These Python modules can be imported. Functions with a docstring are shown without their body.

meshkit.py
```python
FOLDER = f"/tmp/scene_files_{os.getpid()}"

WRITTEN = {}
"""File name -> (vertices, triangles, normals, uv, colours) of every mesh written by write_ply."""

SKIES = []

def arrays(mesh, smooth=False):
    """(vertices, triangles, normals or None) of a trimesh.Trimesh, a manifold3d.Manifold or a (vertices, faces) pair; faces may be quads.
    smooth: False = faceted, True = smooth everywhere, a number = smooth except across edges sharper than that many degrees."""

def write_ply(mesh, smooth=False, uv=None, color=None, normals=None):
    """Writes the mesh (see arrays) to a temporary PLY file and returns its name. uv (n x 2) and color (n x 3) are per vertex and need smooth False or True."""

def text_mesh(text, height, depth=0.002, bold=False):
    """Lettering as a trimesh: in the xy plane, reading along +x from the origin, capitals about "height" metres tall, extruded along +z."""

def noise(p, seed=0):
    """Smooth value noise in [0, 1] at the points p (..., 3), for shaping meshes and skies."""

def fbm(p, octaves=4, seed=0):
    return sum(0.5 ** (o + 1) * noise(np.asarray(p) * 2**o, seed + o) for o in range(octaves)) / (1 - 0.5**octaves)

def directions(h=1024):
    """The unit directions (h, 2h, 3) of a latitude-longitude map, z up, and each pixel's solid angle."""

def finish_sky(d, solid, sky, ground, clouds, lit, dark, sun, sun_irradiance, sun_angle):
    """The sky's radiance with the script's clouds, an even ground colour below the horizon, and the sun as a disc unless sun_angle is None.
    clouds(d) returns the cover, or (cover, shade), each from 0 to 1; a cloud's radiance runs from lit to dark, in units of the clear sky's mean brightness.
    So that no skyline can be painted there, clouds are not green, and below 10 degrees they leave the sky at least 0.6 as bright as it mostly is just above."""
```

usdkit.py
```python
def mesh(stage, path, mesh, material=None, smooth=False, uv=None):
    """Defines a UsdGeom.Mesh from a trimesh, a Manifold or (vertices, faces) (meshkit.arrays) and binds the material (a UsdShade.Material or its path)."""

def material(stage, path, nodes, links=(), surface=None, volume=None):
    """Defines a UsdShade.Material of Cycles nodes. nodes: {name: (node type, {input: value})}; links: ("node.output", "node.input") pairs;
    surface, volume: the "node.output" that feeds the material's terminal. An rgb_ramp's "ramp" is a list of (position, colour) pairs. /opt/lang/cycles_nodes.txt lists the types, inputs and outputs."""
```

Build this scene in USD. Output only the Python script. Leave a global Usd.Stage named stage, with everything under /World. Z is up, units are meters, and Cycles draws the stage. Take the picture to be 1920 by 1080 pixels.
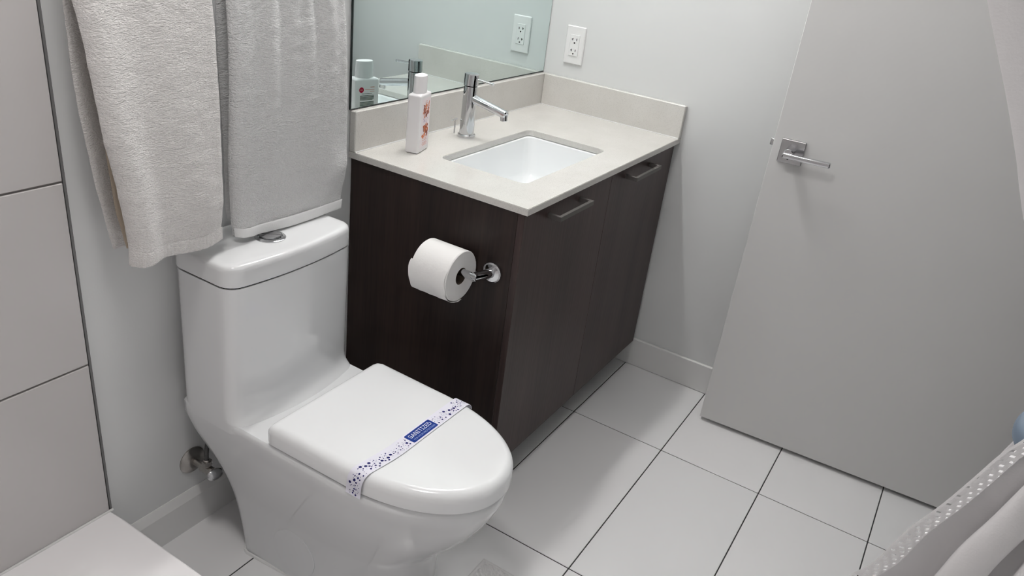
import math, random
import numpy as np, trimesh, shapely, manifold3d as m3
import usdkit, meshkit
from shapely.geometry import Polygon, Point, box as sbox
from shapely import affinity
from pxr import Usd, UsdGeom, UsdLux, UsdShade, Gf, Sdf

random.seed(7); RNG = np.random.default_rng(7)
stage = Usd.Stage.CreateInMemory()
UsdGeom.SetStageUpAxis(stage, UsdGeom.Tokens.z); UsdGeom.SetStageMetersPerUnit(stage, 1.0)
UsdGeom.Xform.Define(stage, '/World'); UsdGeom.Scope.Define(stage, '/World/Looks')

# ------------------------------------------------------------------ camera, lights, exposure
CAM = np.array([-2.4096, -1.3159, 1.4537])
R = np.array([[0.5268647935636538, 0.318384432798528, -0.78806398360456],
              [-0.8420834517515046, 0.32138145111196775, -0.4331390344536469],
              [0.115364420812485, 0.8918213474865498, 0.43743083405022376]])
cam = UsdGeom.Camera.Define(stage, '/World/Camera')
M4 = np.eye(4); M4[:3, :3] = R.T; M4[3, :3] = CAM
cam.AddTransformOp().Set(Gf.Matrix4d(*M4.ravel().tolist()))
cam.CreateHorizontalApertureAttr(36.0); cam.CreateVerticalApertureAttr(20.25)
cam.CreateFocalLengthAttr(1464.05 / 1920 * 36); cam.CreateClippingRangeAttr(Gf.Vec2f(0.02, 50))
cam.CreateExposureAttr(0.0)

def rect_light(name, loc, w, h, inten, col=(1, 1, 1), rot=(0, 0, 0)):
    l = UsdLux.RectLight.Define(stage, '/World/' + name)
    l.CreateWidthAttr(w); l.CreateHeightAttr(h); l.CreateIntensityAttr(inten); l.CreateColorAttr(Gf.Vec3f(*col))
    l.AddTranslateOp().Set(Gf.Vec3d(*loc)); l.AddRotateXYZOp().Set(Gf.Vec3f(*rot))
    return l
rect_light('ceiling_lamp_light', (-1.89, -.66, 2.36), 0.30, 0.30, 38.0, (1.0, 0.97, 0.95))
# the vanity lamp (an emitting tube above the vanity) is built with the fixtures below
VANITY_EMIT = 104.0

# ------------------------------------------------------------------ helpers
USED = {}
def numbered(parent, name):
    k = (parent, name); n = USED.get(k, -1) + 1; USED[k] = n
    return f'{parent}/{name}' if n == 0 else f'{parent}/{name}_{n:03d}'
XF = {'/World': np.eye(4)}
def tag(p, label=None, cat=None, group=None, kind=None):
    p = p.GetPrim() if hasattr(p, 'GetPrim') else p
    for k, v in (('label', label), ('category', cat), ('group', group), ('kind', kind)):
        if v: p.SetCustomDataByKey(k, v)
    return p
def thing(name, loc=(0, 0, 0), rotz=0.0, **kw):
    path = numbered('/World', name)
    x = UsdGeom.Xform.Define(stage, path)
    x.AddTranslateOp().Set(Gf.Vec3d(*map(float, loc)))
    if rotz: x.AddRotateZOp().Set(float(rotz))
    T = trimesh.transformations.rotation_matrix(math.radians(rotz), (0, 0, 1)); T[:3, 3] = loc
    XF[path] = T; tag(x, **kw)
    return path
def tm(mesh):
    v, f, _ = meshkit.arrays(mesh)
    return trimesh.Trimesh(v, f, process=False)
def part(name, mesh, mat, parent='/World', smooth=30, local=False, uv=None, **kw):
    """mesh in world coordinates unless local; stored relative to its thing"""
    v, f, _ = meshkit.arrays(mesh)
    root = '/'.join(parent.split('/')[:3]) if parent != '/World' else '/World'
    if not local and root in XF:
        v = trimesh.transform_points(v, np.linalg.inv(XF[root]))
    path = numbered(parent, name)
    m = usdkit.mesh(stage, path, (v, f), LOOK[mat], smooth=smooth, uv=uv)
    tag(m, **kw)
    return path
cat = trimesh.util.concatenate
def cuboid(x0, x1, y0, y1, z0, z1, b=0.0):
    """box, its edges chamfered by b"""
    if b <= 0:
        return trimesh.creation.box(bounds=[[min(x0, x1), min(y0, y1), min(z0, z1)], [max(x0, x1), max(y0, y1), max(z0, z1)]])
    lo, hi = np.minimum([x0, y0, z0], [x1, y1, z1]), np.maximum([x0, y0, z0], [x1, y1, z1])
    pts = []
    for sx in (0, 1):
        for sy in (0, 1):
            for sz in (0, 1):
                c = np.where([sx, sy, sz], hi, lo); d = np.where([sx, sy, sz], -b, b)
                for k in range(3):
                    q = c + d; q[k] = c[k]; pts.append(q)
    return trimesh.convex.convex_hull(np.array(pts))
def rbox(x0, x1, y0, y1, z0, z1, r, seg=16):
    s = m3.Manifold.sphere(r, seg)
    return tm(m3.Manifold.batch_hull([s.translate((a, b, c)) for a in (x0 + r, x1 - r) for b in (y0 + r, y1 - r) for c in (z0 + r, z1 - r)]))
def frame_of(d):
    d = np.asarray(d, float) / np.linalg.norm(d)
    a = np.array([0, 0, 1.0]) if abs(d[2]) < .9 else np.array([1.0, 0, 0])
    u = np.cross(a, d); u /= np.linalg.norm(u)
    return u, np.cross(d, u), d
def lathe(profile, base=(0, 0, 0), axis=(0, 0, 1), n=40):
    """profile [(r, h)] turned about axis"""
    u, w, d = frame_of(axis); p = np.asarray(profile, float); t = np.linspace(0, 2 * np.pi, n, endpoint=False)
    ring = np.cos(t)[:, None] * u + np.sin(t)[:, None] * w
    v = (np.asarray(base) + p[:, None, 0, None] * ring[None] + p[:, None, 1, None] * d).reshape(-1, 3)
    f = []
    for i in range(len(p) - 1):
        for j in range(n):
            a, b = i * n + j, i * n + (j + 1) % n
            f += [[a, b, b + n], [a, b + n, a + n]]
    return trimesh.Trimesh(v, f, process=False)
def solid_lathe(profile, **k):
    p = list(profile)
    if p[0][0] > 1e-6: p = [(1e-5, p[0][1])] + p
    if p[-1][0] > 1e-6: p = p + [(1e-5, p[-1][1])]
    return lathe(p, **k)
def rod(a, b, r, n=20, c=None):
    a, b = np.asarray(a, float), np.asarray(b, float); L = np.linalg.norm(b - a); c = min(r * .2, L * .2) if c is None else c
    return solid_lathe([(r - c, 0), (r, c), (r, L - c), (r - c, L)], base=a, axis=b - a, n=n)
def tube(path, r, n=12):
    P = np.asarray(path, float); rr = np.broadcast_to(r, len(P)); v, f = [], []
    T = np.gradient(P, axis=0); u = None
    for i in range(len(P)):
        d = T[i] / np.linalg.norm(T[i])
        u = frame_of(d)[0] if u is None else u - d * (u @ d)
        u /= np.linalg.norm(u); w = np.cross(d, u)
        t = np.linspace(0, 2 * np.pi, n, endpoint=False)
        v.append(P[i] + rr[i] * (np.cos(t)[:, None] * u + np.sin(t)[:, None] * w))
    for i in range(len(P) - 1):
        for j in range(n):
            a, b = i * n + j, i * n + (j + 1) % n
            f += [[a, b, b + n], [a, b + n, a + n]]
    v = np.vstack(v + [P[:1], P[-1:]]); k = len(P) * n
    for j in range(n):
        f += [[k, (j + 1) % n, j], [k + 1, k - n + j, k - n + (j + 1) % n]]
    return trimesh.Trimesh(v, f, process=False)
def spline(pts, n=60):
    from scipy.interpolate import CubicSpline
    p = np.asarray(pts, float); s = np.r_[0, np.cumsum(np.linalg.norm(np.diff(p, axis=0), axis=1))]
    return CubicSpline(s, p)(np.linspace(0, s[-1], n))
def extrude(poly, z0, z1):
    m = trimesh.creation.extrude_polygon(poly, z1 - z0, engine='earcut'); m.apply_translation((0, 0, z0)); return m
def resample(poly, n, start):
    """n points along the outline (counter-clockwise), the first nearest to start"""
    ring = shapely.geometry.polygon.orient(poly, 1).exterior
    s0 = ring.project(Point(start)); L = ring.length
    return np.array([ring.interpolate((s0 + L * i / n) % L).coords[0] for i in range(n)])
def loft(sections, cap0=True, cap1=True):
    """sections: list of (n,3) rings, counter-clockwise seen from the +direction"""
    n = len(sections[0]); v = np.vstack(sections); f = []
    for i in range(len(sections) - 1):
        for j in range(n):
            a, b = i * n + j, i * n + (j + 1) % n
            f += [[a, b, b + n], [a, b + n, a + n]]
    k = len(v); add = []
    if cap0:
        add.append(sections[0].mean(0)); f += [[k, (j + 1) % n, j] for j in range(n)]; k += 1
    if cap1:
        o = (len(sections) - 1) * n
        add.append(sections[-1].mean(0)); f += [[k, o + j, o + (j + 1) % n] for j in range(n)]
    return trimesh.Trimesh(np.vstack([v] + [np.array(add)] if add else [v]), f, process=False)
def man(t): return m3.Manifold(m3.Mesh(np.asarray(t.vertices, np.float32), np.asarray(t.faces, np.uint32)))
def fbm(p, s, seed=0, o=3): return meshkit.fbm(np.asarray(p) * s, o, seed) - .5

# ------------------------------------------------------------------ looks
LOOK = {}
def look(name, nodes, links=(), surface='p.BSDF'):
    LOOK[name] = usdkit.material(stage, '/World/Looks/' + name, nodes, links, surface=surface)
def plain(name, col, rough=.5, metal=0.0, bump=None, **kw):
    nodes = {'p': ('principled_bsdf', dict(base_color=col, roughness=rough, metallic=metal, **kw))}; links = []
    if bump:
        sc, st, dist = bump
        nodes |= {'g': ('geometry', {}), 'n': ('noise_texture', dict(scale=sc, detail=4.0)), 'b': ('bump', dict(strength=st, distance=dist))}
        links = [('g.position', 'n.vector'), ('n.fac', 'b.height'), ('b.normal', 'p.normal')]
    look(name, nodes, links)
plain('wall_paint', (.70, .71, .71), .38, bump=(220, .12, .0008))
plain('ceiling_paint', (.8, .8, .8), .7)
plain('trim_paint', (.74, .74, .735), .3)
plain('door_paint', (.66, .655, .65), .34, bump=(150, .08, .0006))
plain('floor_tile', (.81, .805, .81), .22, bump=(9, .05, .002))
plain('floor_tile_cool', (.795, .795, .80), .23, bump=(8, .05, .002))
plain('grout', (.035, .034, .036), .8)
plain('wall_tile', (.60, .58, .575), .2, bump=(9, .04, .002))
plain('wall_grout', (.33, .31, .30), .8)
plain('tile_trim', (.17, .17, .17), .4)
plain('ceramic', (.745, .755, .765), .07, coat_weight=.4, coat_roughness=.03)
plain('seat_plastic', (.84, .85, .86), .16)
plain('basin_ceramic', (.86, .88, .89), .08, coat_weight=.4)
plain('acrylic', (.93, .91, .92), .2)
plain('chrome', (.60, .605, .62), .06, 1.0)
plain('satin_chrome', (.50, .50, .51), .2, 1.0)
plain('dull_steel', (.42, .40, .38), .28, 1.0)
plain('handle_metal', (.13, .12, .115), .45, .6)
plain('black_gap', (.006, .006, .006), .8)
plain('slot_black', (.01, .01, .01), .7)
plain('outlet_plastic', (.80, .80, .80), .3)
plain('paper', (.84, .83, .82), .9, bump=(160, .5, .001))
plain('cardboard', (.10, .075, .055), .9)
plain('band_paper', (.80, .79, .88), .55)
plain('print_blue', (.006, .035, .23), .5, specular_ior_level=.15)
plain('print_navy', (.02, .02, .13), .6, specular_ior_level=.15)
plain('print_ring', (.45, .45, .62), .6)
plain('print_white', (.85, .88, .95), .6, specular_ior_level=.15)
plain('print_pale', (.40, .50, .85), .6, specular_ior_level=.15)
plain('bottle_plastic', (.84, .82, .83), .3, subsurface_weight=.1, subsurface_radius=(.01, .01, .01))
plain('label_pink', (.84, .76, .78), .4)
plain('label_orange', (.62, .17, .06), .4, specular_ior_level=.15)
plain('label_brown', (.30, .08, .05), .4, specular_ior_level=.15)
plain('label_red', (.48, .02, .06), .4, specular_ior_level=.15)
plain('label_grey', (.16, .20, .17), .5, specular_ior_level=.15)
plain('label_salmon', (.68, .33, .28), .5)
plain('label_lilac', (.55, .42, .60), .5)
plain('tie_blue', (.13, .17, .225), .5)
plain('mat_cotton', (.72, .71, .71), .95, bump=(400, .5, .001))
plain('hose_braid', (.10, .10, .10), .4, .6, bump=(700, .6, .001))
plain('lamp_body', (.7, .7, .7), .3, 1.0)
look('lamp_glow', {'e': ('emission', dict(color=(1.0, .985, .965), strength=VANITY_EMIT))}, surface='e.emission')
look('mirror_glass', {'p': ('principled_bsdf', dict(base_color=(.74, .84, .83), roughness=0.0, metallic=1.0))})
plain('mirror_edge', (.02, .03, .03), .2)
def towel(name, col, warm):
    look(name, {'g': ('geometry', {}), 'n': ('noise_texture', dict(scale=300.0, detail=3.0)), 'm': ('mapping', dict(scale=(1.0, 1.0, 2.2))),
                'n2': ('noise_texture', dict(scale=105.0, detail=4.0)), 'a': ('math', dict(math_type='multiply', value2=1.1)), 'a2': ('math', dict(math_type='add')),
                'b': ('bump', dict(strength=.85, distance=.0045 if warm else .0065)),
                'r': ('rgb_ramp', {'ramp': [(.25, tuple(c * .88 for c in col)), (.7, col)]}),
                'p': ('principled_bsdf', dict(roughness=.95, sheen_weight=.25, sheen_roughness=.5))},
         [('g.position', 'm.vector'), ('m.vector', 'n.vector'), ('m.vector', 'n2.vector'), ('n2.fac', 'a.value1'), ('n.fac', 'a2.value1'), ('a.value', 'a2.value2'),
          ('a2.value', 'b.height'), ('n.fac', 'r.fac'), ('r.color', 'p.base_color'), ('b.normal', 'p.normal')])
towel('towel_cream', (.84, .815, .80), True)
towel('towel_white', (.86, .86, .86), False)
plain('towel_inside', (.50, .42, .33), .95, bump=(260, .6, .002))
plain('towel_hem', (.80, .80, .80), .9, bump=(300, .3, .001))
look('curtain_cloth', {'g': ('geometry', {}), 'n': ('noise_texture', dict(scale=500.0, detail=2.0)), 'b': ('bump', dict(strength=.25, distance=.001)),
                       'p': ('principled_bsdf', dict(base_color=(.94, .93, .94), roughness=.85)), 't': ('translucent_bsdf', dict(color=(.75, .74, .74))),
                       'x': ('mix_closure', dict(fac=.22))},
     [('g.position', 'n.vector'), ('n.fac', 'b.height'), ('b.normal', 'p.normal'), ('p.BSDF', 'x.closure1'), ('t.BSDF', 'x.closure2')], surface='x.closure')
def wood(name, a, b):
    look(name, {'g': ('geometry', {}), 'm': ('mapping', dict(scale=(26.0, 26.0, .9))), 'n': ('noise_texture', dict(scale=5.0, detail=6.0, roughness=.65)),
                'm2': ('mapping', dict(scale=(5.0, 5.0, .5))), 'n2': ('noise_texture', dict(scale=2.0, detail=3.0)),
                'k': ('math', dict(math_type='multiply', value2=.5)), 'k1': ('math', dict(math_type='multiply', value2=.5)), 's': ('math', dict(math_type='add')),
                'r': ('rgb_ramp', {'ramp': [(.36, a), (.62, b)]}), 'b': ('bump', dict(strength=.25, distance=.0006)),
                'p': ('principled_bsdf', dict(roughness=.42, specular_ior_level=.36))},
         [('g.position', 'm.vector'), ('g.position', 'm2.vector'), ('m.vector', 'n.vector'), ('m2.vector', 'n2.vector'), ('n.fac', 'k.value1'), ('n2.fac', 'k1.value1'),
          ('k.value', 's.value1'), ('k1.value', 's.value2'), ('s.value', 'r.fac'), ('r.color', 'p.base_color'), ('n.fac', 'b.height'), ('b.normal', 'p.normal')])
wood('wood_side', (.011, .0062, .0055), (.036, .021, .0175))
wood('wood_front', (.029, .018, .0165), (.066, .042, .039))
look('quartz', {'g': ('geometry', {}), 'v': ('voronoi_texture', dict(scale=340.0)), 'r': ('rgb_ramp', {'ramp': [(0.0, (.28, .26, .24)), (.16, (.53, .515, .49)), (.3, (.645, .63, .60)), (1.0, (.66, .645, .615))]}),
                'v2': ('voronoi_texture', dict(scale=170.0)), 'r2': ('rgb_ramp', {'ramp': [(0.0, (.45, .40, .37)), (.09, (.7, .68, .65)), (.13, (1.0, 1.0, 1.0)), (1.0, (1.0, 1.0, 1.0))]}),
                'n': ('noise_texture', dict(scale=12.0, detail=4.0)), 'r3': ('rgb_ramp', {'ramp': [(.3, (.94, .935, .93)), (.7, (1, 1, 1))]}),
                'x': ('mix_color', dict(blend_type='multiply', fac=1.0)), 'x2': ('mix_color', dict(blend_type='multiply', fac=1.0)),
                'p': ('principled_bsdf', dict(roughness=.12, ior=1.6))},
     [('g.position', 'v.vector'), ('g.position', 'v2.vector'), ('g.position', 'n.vector'), ('v.distance', 'r.fac'), ('v2.distance', 'r2.fac'), ('n.fac', 'r3.fac'),
      ('r.color', 'x.a'), ('r2.color', 'x.b'), ('x.result', 'x2.a'), ('r3.color', 'x2.b'), ('x2.result', 'p.base_color')])

# ------------------------------------------------------------------ the room
XR, XLW, YF, ZC = 0.0, -2.70, -1.74, 2.40
def struct(name, mesh, mat, **k): return part(name, mesh, mat, kind='structure', smooth=False, **k)
def setting(name, label, cat_):
    return thing(name, (0, 0, 0), label=label, cat=cat_, kind='structure')
w = setting('wall_back', 'pale grey painted wall carrying the mirror, the towels and the toilet', 'wall')
part('wall_surface', cuboid(XLW - .1, XR + .1, 0, .1, -.02, ZC), 'wall_paint', w, False)
# tiled bathing area on the same wall: tiles up to the left of the towels
TX, TB = -1.6872, -.010
part('tile_bed', cuboid(XLW, TX - .004, -.005, 0, .186, ZC), 'wall_grout', w, False)
part('edge_trim', cuboid(TX - .003, TX + .0018, -.0075, 0, .186, ZC), 'tile_trim', w, False, label='dark grey metal edge strip of the wall tiling')
zj = [.186] + [.559 + .3744 * k for k in range(0, 5)] + [ZC]
for a, b in zip(zj[:-1], zj[1:]):
    for x0, x1 in ((XLW, TX - .75), (TX - .75, TX - .004)):
        if b - a > .05: part('tile', cuboid(x0 + .0015, x1 - .0015, TB, -.0045, a + .002, b - .002, .0012), 'wall_tile', w, False)
struct('wall_right', cuboid(XR, XR + .1, YF - .1, 0, -.02, ZC), 'wall_paint', label='plain pale painted wall with the power outlet above the counter', cat='wall')
struct('wall_left', cuboid(XLW - .1, XLW, YF - .1, .1, -.02, ZC), 'wall_tile', label='plain wall at the far side of the bathtub', cat='wall')
wf = cat([cuboid(XLW, -.98, YF - .1, YF, -.02, ZC), cuboid(-.98, -.11, YF - .1, YF, 2.06, ZC), cuboid(-.11, XR, YF - .1, YF, -.02, ZC)])
struct('wall_front', wf, 'wall_paint', label='painted wall holding the open doorway', cat='wall')
struct('ceiling', cuboid(XLW - .1, XR + .1, YF - .1, .1, ZC, ZC + .05), 'ceiling_paint', label='flat white bathroom ceiling', cat='ceiling')
fl = setting('floor', 'floor of white rectangular tiles with thin dark grout lines', 'floor')
part('grout_bed', cuboid(XLW, XR, YF - .9, 0, -.03, -.0016), 'grout', fl, False)
GX = [-2.70, -2.248, -1.638, -1.0282, -.4182, 0.0]
GY = [0.0, -.2012, -.5095, -.8178, -1.1261, -1.4344, -1.7427]
for i in range(len(GX) - 1):
    for j in range(len(GY) - 1):
        g = .0016
        part('tile', cuboid(GX[i] + g, GX[i + 1] - g, GY[j + 1] + g, GY[j] - g, -.012, 0, .0008), 'floor_tile' if (i + j) % 3 else 'floor_tile_cool', fl, False)
def board(x0, x1, y0, y1, face):
    """baseboard with an eased top"""
    return cuboid(x0, x1, y0, y1, 0, .1075, .003)
struct('baseboard_right', board(-.012, 0, YF, -.0005, 'x'), 'trim_paint', label='low flat baseboard along the foot of the right wall', cat='baseboard')
bbk = extrude(Polygon([(0, 0), (.012, 0), (.011, .085), (.002, .1075), (0, .1075)]), -1.676, -.0125); bbk.vertices = np.c_[bbk.vertices[:, 2], -bbk.vertices[:, 0], bbk.vertices[:, 1]]; bbk.invert()
struct('baseboard_back', bbk, 'trim_paint', label='low flat baseboard behind the toilet', cat='baseboard')

# ------------------------------------------------------------------ open door
DA = (-.1749, -.8545); DANG = -87.402
d = thing('door_1', (DA[0], DA[1], 0), DANG, label='plain flat grey-white door standing open with a square chrome lever handle', cat='door', kind='structure')
# local: +x along the leaf away from the latch edge, the seen face at y = 0 looking to -y, leaf behind it
part('door_leaf', cuboid(0, .875, 0, .04, .014, 2.04, .0012), 'door_paint', d, False, local=True)
h = part('door_handle', rbox(.0225, .0885, -.009, 0, .9, .966, .002, 12), 'satin_chrome', d, 30, local=True, label='square chrome rosette with lever')
part('spindle_neck', solid_lathe([(.0135, 0), (.0135, .004), (.0125, .007), (.0125, .044), (.011, .046)], base=(.054, -.008, .937), axis=(0, -1, 0), n=32), 'chrome', h, 30, local=True)
lev = rbox(.040, .168, -.060, -.0445, .9235, .9385, .004, 12)
part('lever', lev, 'chrome', h, 30, local=True)
part('privacy_hole', solid_lathe([(.0026, 0), (.0026, .0006)], base=(.0505, -.009, .912), axis=(0, -1, 0), n=14), 'slot_black', h, False, local=True)
part('latch_bolt', rbox(-.011, .002, .012, .024, .935, .955, .003, 10), 'chrome', d, 30, local=True)
part('latch_plate', cuboid(-.0008, .001, .007, .03, .915, .972), 'satin_chrome', d, False, local=True)

# ------------------------------------------------------------------ bathtub ledge
tb = thing('bathtub', (-2.2, -.8, 0), label='low white glossy bathtub ledge in the lower left corner below the tiles', cat='bathtub')
TUBX, TZ = -1.6884, .1894
def tubring(x0, x1, y0, y1, r, n=120):
    return resample(sbox(x0 + r, y0 + r, x1 - r, y1 - r).buffer(r, 16), n, ((x0 + x1) / 2, y0 - 1))
def ring3(p, z): return np.c_[p, np.full(len(p), z)]
X0, X1, Y0, Y1 = -2.697, TUBX, -1.737, -.0105
secs = [ring3(tubring(X0, X1, Y0, Y1, .004), 0.0), ring3(tubring(X0, X1, Y0, Y1, .004), TZ - .006), ring3(tubring(X0 + .002, X1 - .002, Y0 + .002, Y1 - .001, .004), TZ - .0015), ring3(tubring(X0 + .006, X1 - .006, Y0 + .006, Y1 - .004, .004), TZ)]
for ins, z in ((.30, TZ - .001), (.312, TZ - .008), (.325, TZ - .03), (.35, TZ - .11), (.39, TZ - .135)):
    secs.append(ring3(tubring(X0 + ins * .35, X1 - ins, Y0 + ins * .4, Y1 - ins, .05), z))
part('tub_shell', loft(secs), 'acrylic', tb, 40)
part('caulk_bead', tube([(-2.69, -.0125, TZ + .0005), (-2.2, -.0125, TZ + .0005), (TUBX + .002, -.0125, TZ + .0005)], .003, 8), 'trim_paint', tb, 40)

# ------------------------------------------------------------------ vanity
XL, ZT, YFR = -.9593, .8509, -.5345
CT = .0166
v = thing('vanity_cabinet', (-.48, -.26, .1), label='dark brown wood-grain vanity cabinet hung under the pale counter', cat='cabinet')
VX0, VX1, VY, VZ0, VZ1 = -.9505, -.006, -.523, .10, ZT - CT - .001
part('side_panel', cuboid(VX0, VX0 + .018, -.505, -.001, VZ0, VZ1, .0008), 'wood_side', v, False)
part('carcass', cuboid(VX0 + .0185, -.012, -.500, -.001, VZ0 + .004, .66, .0), 'black_gap', v, False, label='dark inner carcass behind the doors')
part('top_rail', cuboid(VX0 + .0185, -.012, -.500, -.482, .661, VZ1 - .001), 'black_gap', v, False)
for x0, x1, hx0, hx1 in ((VX0, -.4834, -.838, -.662), (-.4821, -.0165, -.386, -.204)):
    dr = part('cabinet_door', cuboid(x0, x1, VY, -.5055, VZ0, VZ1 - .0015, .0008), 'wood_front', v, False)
    hd = cat([cuboid(hx0, hx1, -.560, -.551, .795, .807, .0006), cuboid(hx0, hx0 + .010, -.5515, VY + .0004, .795, .807, .0005), cuboid(hx1 - .010, hx1, -.5515, VY + .0004, .795, .807, .0005)])
    part('handle', hd, 'handle_metal', dr, False, label='flat dark bronze bar handle')
# counter with the sink cut-out
c = thing('countertop', (-.48, -.27, ZT), label='cream speckled quartz countertop with backsplash around the sink', cat='countertop')
SX0, SX1, SY0, SY1 = -.812, -.358, -.437, -.177
hole = sbox(SX0 + .02, SY0 + .02, SX1 - .02, SY1 - .02).buffer(.02, 12)
ct = Polygon([(XL, YFR), (-.0005, YFR), (-.0005, -.0005), (XL, -.0005)]).difference(hole)
slab = cat([extrude(ct, ZT - CT, ZT - .0012)])
inner = ct.buffer(-.0012, join_style=2)
# eased upper arris
slab2 = extrude(inner, ZT - .0012, ZT)
part('counter_slab', man(slab) + man(slab2), 'quartz', c, False)
BS = .1044
part('backsplash', cuboid(XL, -.0005, -.02, -.0005, ZT, ZT + BS, .0022), 'quartz', c, False)
part('backsplash', cuboid(-.02, -.0005, YFR, -.0202, ZT, ZT + BS, .0022), 'quartz', c, False)
part('caulk_line', cat([tube([(XL + .002, -.0205, ZT + .0008), (-.5, -.0205, ZT + .0008), (-.021, -.0205, ZT + .0008)], .0016, 6), tube([(-.0205, -.021, ZT + .0008), (-.0205, -.3, ZT + .0008), (-.0205, YFR + .003, ZT + .0008)], .0016, 6)]), 'trim_paint', c, False)
# basin
s = thing('sink_basin', (-.585, -.307, .7), label='white rectangular undermount sink basin set into the counter', cat='sink')
def srect(ins, r, n=128):
    a = sbox(SX0 + ins + r, SY0 + ins + r, SX1 - ins - r, SY1 - ins - r).buffer(r, 12)
    return resample(a, n, ((SX0 + SX1) / 2, -9))
zb = ZT - CT
ins = [(-.02, .03, zb - .012), (-.02, .03, zb - .0005), (-.004, .024, zb - .0005), (.004, .024, zb - .004), (.010, .026, zb - .03), (.022, .030, zb - .10), (.032, .035, zb - .125), (.05, .04, zb - .138), (.08, .045, zb - .142)]
rings = [ring3(srect(a, r), z) for a, r, z in ins]
outside = [ring3(srect(a, r), z) for a, r, z in ((.07, .04, zb - .155), (.03, .03, zb - .148), (.006, .03, zb - .11), (-.004, .03, zb - .013))]
part('bowl', loft(outside + rings), 'basin_ceramic', s, 40)
part('drain', solid_lathe([(.030, 0), (.030, .002), (.026, .004), (.020, .004), (.018, .006), (.0, .008)], base=(-.585, -.307, zb - .1425)), 'chrome', s)
# faucet
f_ = thing('faucet', (-.588, -.104, ZT), label='chrome single-lever faucet standing behind the sink', cat='faucet')
FX, FY = -.588, -.104
part('base_ring', solid_lathe([(.0245, 0), (.0255, .002), (.0255, .007), (.0235, .009), (.021, .0095)], base=(FX, FY, ZT)), 'chrome', f_)
part('body', solid_lathe([(.0212, .0), (.0208, .03), (.0198, .08), (.0192, .132), (.0188, .134)], base=(FX, FY, ZT + .009)), 'chrome', f_)
part('head', solid_lathe([(.0185, 0), (.0205, .0012), (.0205, .031), (.019, .033), (.0, .0335)], base=(FX, FY, ZT + .1445)), 'chrome', f_)
part('lever', cat([rod((FX, FY - .015, ZT + .165), (FX + .002, FY - .070, ZT + .161), .0034), rod((FX + .002, FY - .069, ZT + .1611), (FX + .002, FY - .0735, ZT + .1607), .0042)]), 'chrome', f_)
part('spout', cat([rod((FX, FY - .005, ZT + .112), (FX, FY - .125, ZT + .088), .0118, 28, .003), rod((FX, FY - .116, ZT + .090), (FX, FY - .1185, ZT + .071), .0098, 24, .002)]), 'chrome', f_)
part('popup_rod', cat([rod((FX - .004, FY + .040, ZT), (FX - .004, FY + .040, ZT + .04), .0022, 10), rod((FX - .022, FY + .038, ZT + .0405), (FX + .01, FY + .043, ZT + .0405), .0026, 10)]), 'chrome', f_)

# mirror
mz0 = ZT + BS + .0015
mr = thing('mirror', (-.48, 0, mz0), label='frameless wall mirror standing on the backsplash', cat='mirror')
part('glass_pane', cuboid(-.9625 + .002, -.0035, -.0062, -.0060, mz0 + .0028, 1.9), 'mirror_glass', mr, False)
part('mirror_backing', cuboid(-.9625, -.0025, -.0060, -.0005, mz0, 1.902), 'mirror_edge', mr, False, label='dark edge of the mirror plate')

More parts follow.
